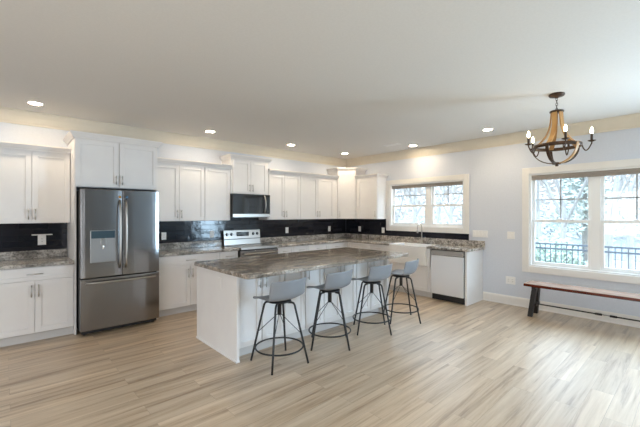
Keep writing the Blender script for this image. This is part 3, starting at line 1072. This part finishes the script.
wall_plate('light_switch', 'white switch plate on the blue-grey wall just left of the bench window', 'light switch', (-0.0005, -3.706, 1.134), B, 0.115, 0.118, [-0.023, 0.023], None, True)
wall_plate('electrical_outlet', 'white low double outlet on the blue-grey wall near the baseboard', 'outlet', (-0.0005, -3.70, 0.396), B, 0.145, 0.125, [-0.03, 0.03])
t = wall_plate('electrical_outlet', 'white outlet with a little shelf on top, on dark tile left of the refrigerator', 'outlet', (-5.765, -0.0125, 1.145), 0, 0.085, 0.125, [0])
box(-0.105, 0.105, -0.075, -0.0065, 0.066, 0.078).build('shelf', M['plate'], t, 0.003)

# ------------------------------------------------------------ bar stools
def make_stool():
    t = thing('bar_stool', '', 'stool', (0, 0, 0), 0, 'grey bar stools at the island')
    # shell: local +y is the front
    H = 0.655
    prof = [(0.205, H - 0.030, 0.175), (0.195, H - 0.012, 0.19), (0.15, H + 0.000, 0.205), (0.05, H - 0.006, 0.215), (-0.06, H - 0.008, 0.22), (-0.13, H + 0.004, 0.222),
            (-0.172, H + 0.034, 0.224), (-0.196, H + 0.085, 0.224), (-0.210, H + 0.145, 0.222), (-0.220, H + 0.192, 0.220), (-0.222, H + 0.204, 0.214)]
    nu = 13
    vs, fs_ = [], []
    for j, (y, z, w) in enumerate(prof):
        v = j / (len(prof) - 1)
        for i in range(nu):
            u = -1 + 2 * i / (nu - 1)
            x = w * u
            c = abs(u) ** 2.4
            seat = max(0, 1 - max(0, v - 0.45) / 0.2)
            back = min(1.0, max(0.0, (v - 0.4) / 0.3))
            vs.append((x, y + back * 0.075 * c, z + (0.012 * seat + 0.022 * math.sin(math.pi * min(1, v / 0.75)) ** 2) * c - 0.006 * c * back))
    n = len(prof)
    for j in range(n - 1):
        for i in range(nu - 1):
            a = j * nu + i
            fs_.append((a, a + 1, a + nu + 1, a + nu))
    so = MB().add(vs, fs_, True).build('seat', M['stool'], t)
    md = so.modifiers.new('thick', 'SOLIDIFY')
    md.thickness = 0.014
    md.offset = 1
    ss = so.modifiers.new('smooth', 'SUBSURF')
    ss.levels = ss.render_levels = 1
    return t, H


def stool_base(H, rz):
    """parts of the swivel base turned by rz: returns list of (name, MB)"""
    out = []
    zt = H - 0.040
    m = MB().lathe([(0.105, zt - 0.004), (0.118, zt + 0.000), (0.118, zt + 0.008), (0.10, zt + 0.018), (0.06, zt + 0.030)], 24)
    out.append(('seat_plate', m))
    out.append(('stem', MB().lathe([(0.019, zt - 0.135), (0.022, zt - 0.13), (0.022, zt - 0.014), (0.03, zt - 0.012)], 14)))
    rf = 0.292
    rt = 0.155
    for k in range(4):
        a = rz + R(45 + 90 * k)
        c, s = math.cos(a), math.sin(a)
        P = [(0.085, zt - 0.010), (0.125, zt - 0.010), (0.143, zt - 0.016), (rt, zt - 0.035)]
        for i in range(1, 5):
            u = i / 4
            P.append((rt + (rf - rt) * u, (zt - 0.035) * (1 - u) + 0.008 * u))
        out.append(('leg', MB().tube([(r * c, r * s, z) for r, z in P], 0.0105, 10)))
    zr = 0.165
    rr = rt + (rf - rt) * (1 - zr / (zt - 0.035)) + 0.006
    rr -= 0.022
    out.append(('footrest_ring', MB().tube([(rr * math.cos(2 * math.pi * i / 40), rr * math.sin(2 * math.pi * i / 40), zr) for i in range(40)], 0.0085, 10, closed=True)))
    zb = 0.30
    rb = rt + (rf - rt) * (1 - zb / (zt - 0.035))
    for k in range(4):
        a = rz + R(45 + 90 * k)
        c, s = math.cos(a), math.sin(a)
        out.append(('brace', MB().tube([(0.015 * c, 0.015 * s, zt - 0.125), (rb * c, rb * s, zb)], 0.0035, 6)))
    return out


stool_labels = ['grey plastic bar stool nearest the camera, at the left end of the island',
                'grey plastic bar stool second from the left end of the island',
                'grey plastic bar stool third from the left end of the island',
                'grey plastic bar stool at the far right end of the island, nearest the dishwasher']
first, SH = make_stool()
spots = [(-4.097, -2.955, R(3), R(-4)), (-3.387, -2.945, R(4), R(48)), (-2.665, -2.968, R(0), R(48)), (-2.02, -2.967, R(12), R(50.7))]
stools = []
for i, (x, y, rs, rb) in enumerate(spots):
    r = first if i == 0 else copy_tree(first)
    stools.append(r)
for r, (x, y, rs, rb), lab in zip(stools, spots, stool_labels):
    r['label'] = lab
    r.location = (x, y, 0)
    r.rotation_euler = (0, 0, rs)
    for nm, m in stool_base(SH, rb - rs):
        m.build(nm, M['black'], r)

# ------------------------------------------------------------ bench under the window
be = thing('bench', 'long red-brown wooden bench with black splayed legs under the right window', 'bench', (-0.37, -4.055, 0))
BLEN = 1.83
box(-0.165, 0.165, -BLEN, 0, 0.435, 0.470).build('seat', M['benchtop'], be, 0.003)
tbo = box(-0.163, 0.163, -BLEN + 0.002, -0.002, 0.4702, 0.4765).build('top_board', wood('bench_top_tan', (0.34, 0.22, 0.16), (0.48, 0.34, 0.26), 0.22, (6, 0.6, 6)), be, 0.002)  # thin board in a paler tan over the red-brown seat
tbo['label'] = 'pale tan top board'
for y in (-0.12, -BLEN + 0.12):
    for s in (-1, 1):
        m = MB()
        xt, xb = s * 0.055, s * 0.125
        vs = []
        for z, xc, hwid in ((0.0, xb, 0.032), (0.434, xt, 0.052)):
            sy = 0.045 if y > -BLEN / 2 else -0.045
            yc = y + (sy if z == 0.0 else 0)
            vs += [(xc - hwid * 0.8, yc - 0.03, z + 0.001), (xc + hwid * 0.8, yc - 0.03, z + 0.001), (xc + hwid * 0.8, yc + 0.03, z), (xc - hwid * 0.8, yc + 0.03, z)]
        m.add(vs, [(0, 3, 2, 1), (4, 5, 6, 7), (0, 1, 5, 4), (1, 2, 6, 5), (2, 3, 7, 6), (3, 0, 4, 7)])
        m.build('leg', M['benchleg'], be, 0.003)
    box(-0.13, 0.13, y - 0.028, y + 0.028, 0.405, 0.4345).build('leg_brace', M['benchleg'], be, 0.003)
    box(-0.09, 0.09, y - 0.02, y + 0.02, 0.15, 0.19).build('cross_bar', M['benchleg'], be, 0.002)
ym = -BLEN / 2
rod = MB().tube([(0, -0.12, 0.17), (0, ym + 0.08, 0.17)], 0.009, 8)
rod.tube([(0, ym - 0.08, 0.17), (0, -BLEN + 0.12, 0.17)], 0.009, 8)
for y in (ym + 0.075, ym - 0.075):
    rod.tube([(0, y - 0.035, 0.17), (0, y + 0.035, 0.17)], 0.015, 8)
ro = rod.build('stretcher_rod', M['benchleg'], be)
tb_ = MB().tube([(0.008, ym - 0.05, 0.17), (0.008, ym + 0.05, 0.17)], 0.005, 8)
tb_.tube([(-0.008, ym - 0.05, 0.17), (-0.008, ym + 0.05, 0.17)], 0.005, 8)
tb_.build('turnbuckle', M['chrome'], ro)

# ------------------------------------------------------------ chandelier
chn = thing('chandelier', 'wood and bronze chandelier with five lit candle bulbs hanging over the dining area', 'chandelier', (-1.725, -4.75, CH), 0)
MB().lathe([(0.072, -0.001), (0.076, -0.012), (0.066, -0.026), (0.02, -0.034), (0.012, -0.045)], 24).build('canopy', M['bronze'], chn)
ch = MB()
nl = 5
for i in range(nl):
    zc_ = -0.055 - i * 0.028
    ring = []
    for k in range(14):
        a = 2 * math.pi * k / 14
        u, w = 0.009 * math.cos(a), 0.019 * math.sin(a)
        ring.append((u, 0, zc_ + w) if i % 2 else (0, u, zc_ + w))
    ch.tube(ring, 0.0025, 6, closed=True)
ch.build('chain', M['bronze'], chn)
MB().lathe([(0.012, -0.165), (0.03, -0.175), (0.064, -0.182), (0.068, -0.19), (0.064, -0.20), (0.02, -0.205)], 24).build('top_plate', M['bronze'], chn)
ZR = -0.565
RR = 0.215
def strip(pts, width, thick, ang):
    """flat band along (r, z) points in the plane at angle ang"""
    vs, fs_ = [], []
    ca, sa = math.cos(ang), math.sin(ang)
    n = len(pts)
    for i, (r, z) in enumerate(pts):
        a = pts[max(0, i - 1)]
        b = pts[min(n - 1, i + 1)]
        tr, tz = b[0] - a[0], b[1] - a[1]
        L_ = math.hypot(tr, tz) or 1
        nr, nz = -tz / L_, tr / L_
        for sgn_w, sgn_t in ((-1, -1), (1, -1), (1, 1), (-1, 1)):
            rr, zz = r + nr * thick / 2 * sgn_t, z + nz * thick / 2 * sgn_t
            w = width / 2 * sgn_w
            vs.append((rr * ca - w * sa, rr * sa + w * ca, zz))
    for i in range(n - 1):
        for k in range(4):
            fs_.append((i * 4 + k, i * 4 + (k + 1) % 4, (i + 1) * 4 + (k + 1) % 4, (i + 1) * 4 + k))
    fs_ += [(3, 2, 1, 0), tuple((n - 1) * 4 + k for k in range(4))]
    return MB().add(vs, fs_)
A0 = R(-80.4)  # one arm points to the right of the photo's view
for k in range(5):
    a = A0 + 2 * math.pi * (k + 0.5) / 5
    up = []
    for i in range(11):
        u = i / 10
        up.append((0.048 + (RR - 0.048) * (0.15 * u + 0.85 * u ** 3.6), -0.200 + (ZR + 0.200) * u))
    strip(up, 0.044, 0.012, a).build('upper_rib', M['chwood'], chn)
    lo = []
    for i in range(11):
        b_ = math.pi / 2 * i / 10
        lo.append((RR * math.cos(b_) * 0.985 + 0.018, ZR - 0.185 * math.sin(b_)))
    strip(lo, 0.030, 0.009, a).build('lower_rib', M['chwood'] if k == 4 else M['bronze'], chn)  # lit look of one rib and shade on the rest set by material
band = MB().lathe([(RR - 0.004, ZR - 0.018), (RR + 0.008, ZR - 0.018), (RR + 0.008, ZR + 0.018), (RR - 0.004, ZR + 0.018), (RR - 0.004, ZR - 0.018)], 48, caps=False)
band.build('ring', M['bronze'], chn)
MB().lathe([(0.012, ZR - 0.215), (0.018, ZR - 0.205), (0.012, ZR - 0.198), (0.04, ZR - 0.194), (0.045, ZR - 0.180), (0.02, ZR - 0.172)], 20).build('finial', M['bronze'], chn)
for k in range(5):
    a = A0 + 2 * math.pi * k / 5
    c, s = math.cos(a), math.sin(a)
    P = []
    RC = 0.298
    for i in range(11):
        u = i / 10
        r = RR + (RC - RR) * u
        P.append((r, ZR - 0.070 * math.sin(math.pi * u ** 0.85)))
    P.append((RC, ZR + 0.015))
    arm = MB().tube([(r * c, r * s, z) for r, z in P], 0.006, 8).build('arm', M['bronze'], chn)
    cx_, cy_ = RC * c, RC * s
    MB().lathe([(0.006, ZR + 0.011), (0.034, ZR + 0.023), (0.036, ZR + 0.028), (0.014, ZR + 0.028)], 18, (cx_, cy_, 0)).build('cup', M['bronze'], arm)
    MB().lathe([(0.0115, ZR + 0.028), (0.0115, ZR + 0.096), (0.009, ZR + 0.098)], 14, (cx_, cy_, 0)).build('candle', M['candle'], arm)
    MB().lathe([(0.007, ZR + 0.098), (0.011, ZR + 0.108), (0.0135, ZR + 0.122), (0.011, ZR + 0.140), (0.005, ZR + 0.158), (0.001, ZR + 0.166)], 14, (cx_, cy_, 0)).build('bulb', M['bulb'], arm)

# ------------------------------------------------------------ recessed lights and ceiling vent
rl = thing('recessed_light', '', 'ceiling light', (0, 0, CH), 0, 'recessed ceiling lights')
MB().lathe([(0.060, -0.001), (0.084, -0.001), (0.081, -0.009), (0.066, -0.010), (0.060, -0.001)], 32, caps=False).build('trim_ring', M['plate'], rl)
MB().lathe([(0.062, -0.001), (0.062, -0.005)], 32).build('lens', M['lens'], rl)
lights = [(-5.86, -0.56, 'round recessed ceiling light above the cabinet left of the refrigerator'),
          (-3.74, -0.62, 'round recessed ceiling light above the counter between refrigerator and stove'),
          (-2.15, -0.62, 'round recessed ceiling light just right of the raised microwave cabinet'),
          (-0.73, -0.66, 'round recessed ceiling light above the diagonal corner cabinet'),
          (-0.40, -2.12, 'round recessed ceiling light above the sink window'),
          (-0.66, -3.60, 'round recessed ceiling light nearest the chandelier, above the blue-grey wall')]
for i, (x, y, lab) in enumerate(lights):
    r = rl if i == 0 else copy_tree(rl)
    r.location = (x, y, CH)
    r['label'] = lab
v = thing('air_vent', 'small white rectangular air vent in the ceiling near the corner', 'vent', (-0.76, -1.90, CH))
box(-0.07, 0.07, -0.16, 0.16, -0.006, -0.001).build('frame', M['plate'], v, 0.002)
for k in range(7):
    x = -0.045 + k * 0.015
    box(x - 0.004, x + 0.004, -0.14, 0.14, -0.0095, -0.0062).build('slat', M['plate'], v)

# ------------------------------------------------------------ outdoors
GZ = -1.2
structure(box(0.16, 120, -70, 90, GZ - 0.3, GZ).build('ground', M['ground']))
structure(box(0.16, 3.0, -11, 1.5, -0.30, -0.16).build('deck', M['deck']))
pond = MB().prism([(29 + 9 * math.cos(2 * math.pi * i / 40) * (1 + 0.12 * math.sin(3 * i)), -1.5 + 9 * math.sin(2 * math.pi * i / 40)) for i in range(40)], GZ + 0.005, GZ + 0.03)
tag(pond.build('pond', M['water']), 'pale pond beyond the railing, seen through the right window', 'pond')
rg = thing('deck_railing', 'black metal deck railing with thin balusters outside the right window', 'railing', (2.8, -4.5, -0.16))
ZT = 0.98
for z in (0.10, ZT - 0.10, ZT):
    box(-0.02, 0.02, -2.4, 7.4, z - 0.018, z + 0.018).build('rail', M['rail'], rg)
for i in range(5):
    y = -2.36 + i * 2.425
    box(-0.018, 0.018, y - 0.018, y + 0.018, 0.001, ZT + 0.02).build('post', M['rail'], rg)
for i in range(96):
    y = -2.26 + i * 0.1
    box(-0.008, 0.008, y - 0.008, y + 0.008, 0.10, ZT).build('baluster', M['rail'], rg)


def branch(m, p, d, r, ln, depth, rng):
    q = p + d * ln
    m.tube([p, q], [r, r * 0.68], 5, caps=False)
    if depth == 0:
        return
    for k in range(3 if depth > 1 else 4):
        ax = Vector((rng.uniform(-1, 1), rng.uniform(-1, 1), rng.uniform(0.0, 0.9)))
        nd = (d * 0.8 + ax * 0.58).normalized()
        s = p + d * ln * rng.uniform(0.55, 1.0)
        branch(m, s, nd, r * 0.55, ln * rng.uniform(0.6, 0.82), depth - 1, rng)


def bare_tree(rng, h):
    m = MB()
    branch(m, Vector((0, 0, 0)), Vector((rng.uniform(-.06, .06), rng.uniform(-.06, .06), 1)).normalized(), 0.13, h * 0.36, 5, rng)
    return m


def needle_mass(rng, n, f):
    m = MB()
    for _ in range(n):
        c, s = f(rng)
        a, b = Vector((rng.uniform(-1, 1), rng.uniform(-1, 1), rng.uniform(-.6, .6))).normalized(), None
        b = a.orthogonal().normalized()
        m.add([c - a * s, c + b * s * 0.45, c + a * s, c - b * s * 0.45], [(0, 1, 2, 3)])
    return m


rng = random.Random(3)
tp = thing('bare_tree', 'pale bare winter tree in the woods outside the windows', 'tree', (0, 0, GZ), 0, 'bare trees outside the windows')
bare_tree(rng, 9.0).build('trunk', M['bark'], tp)
tp2 = thing('bare_tree', 'pale bare winter tree in the woods outside the windows', 'tree', (0, 0, GZ), 0, 'bare trees outside the windows')
bare_tree(rng, 10.0).build('trunk', M['bark'], tp2)
# bearings seen through the windows from the camera
def spot(px, dist):
    a = 0.740 + math.atan((px - 320) / 347.42)
    return (-6.1416 + dist * math.sin(a), -5.7966 + dist * math.cos(a), GZ)
bt = [(398, 24), (413, 17), (437, 28), (452, 20), (540, 20), (563, 15), (607, 14), (630, 21)]
for i, (px, ds) in enumerate(bt):
    src = tp if i % 2 == 0 else tp2
    r = src if i < 2 else copy_tree(src)
    r.location = spot(px, ds)
    r.rotation_euler = (0, 0, i * 1.3)
    s_ = 0.85 + 0.25 * ((i * 7) % 5) / 4
    r.scale = (s_, s_, s_)
ev = thing('evergreen_tree', 'loose grey-green evergreen seen through the left panes of the bench window', 'tree', spot(585, 23), 0)
MB().tube([(0, 0, 0), (0, 0, 7.5)], [0.16, 0.03], 7).build('trunk', M['bark'], ev)
def cone(r_):
    z = r_.uniform(1.8, 8.0)
    rad = 1.9 * (1 - (z - 1.2) / 7.4) * math.sqrt(r_.random())
    a = r_.uniform(0, 6.283)
    return Vector((rad * math.cos(a), rad * math.sin(a), z)), r_.uniform(0.12, 0.26)
needle_mass(rng, 1800, cone).build('foliage', M['needles'], ev)
sh = thing('shrub', 'leafy green shrub just beyond the deck railing, low in the bench window', 'shrub', spot(548, 12.5), 0)
MB().tube([(0, 0, 0), (0.02, 0, 1.0)], [0.05, 0.02], 6).build('stem', M['bark'], sh)
def blob(r_):
    a, b = r_.uniform(0, 6.283), math.acos(r_.uniform(-1, 1))
    rad = r_.random() ** 0.4
    return Vector((1.0 * rad * math.sin(b) * math.cos(a), 1.0 * rad * math.sin(b) * math.sin(a), 1.05 + 0.95 * rad * math.cos(b))), r_.uniform(0.05, 0.11)
needle_mass(rng, 2600, blob).build('foliage', M['shrub'], sh)
# distant tree line: uncountable woods
def wood_f(r_):
    a = R(r_.uniform(28, 102))
    ds = r_.uniform(44, 56)
    z = abs(r_.gauss(0, 3.4))
    if z > 10:
        z = 4
    return Vector((-6.1 + ds * math.sin(a), -5.8 + ds * math.cos(a), GZ + z)), r_.uniform(0.16, 0.42)
wd = needle_mass(rng, 15000, wood_f).build('distant_woods', M['woods'])
tag(wd, 'hazy grey line of distant woods beyond the pond', 'woods', None, 'stuff')
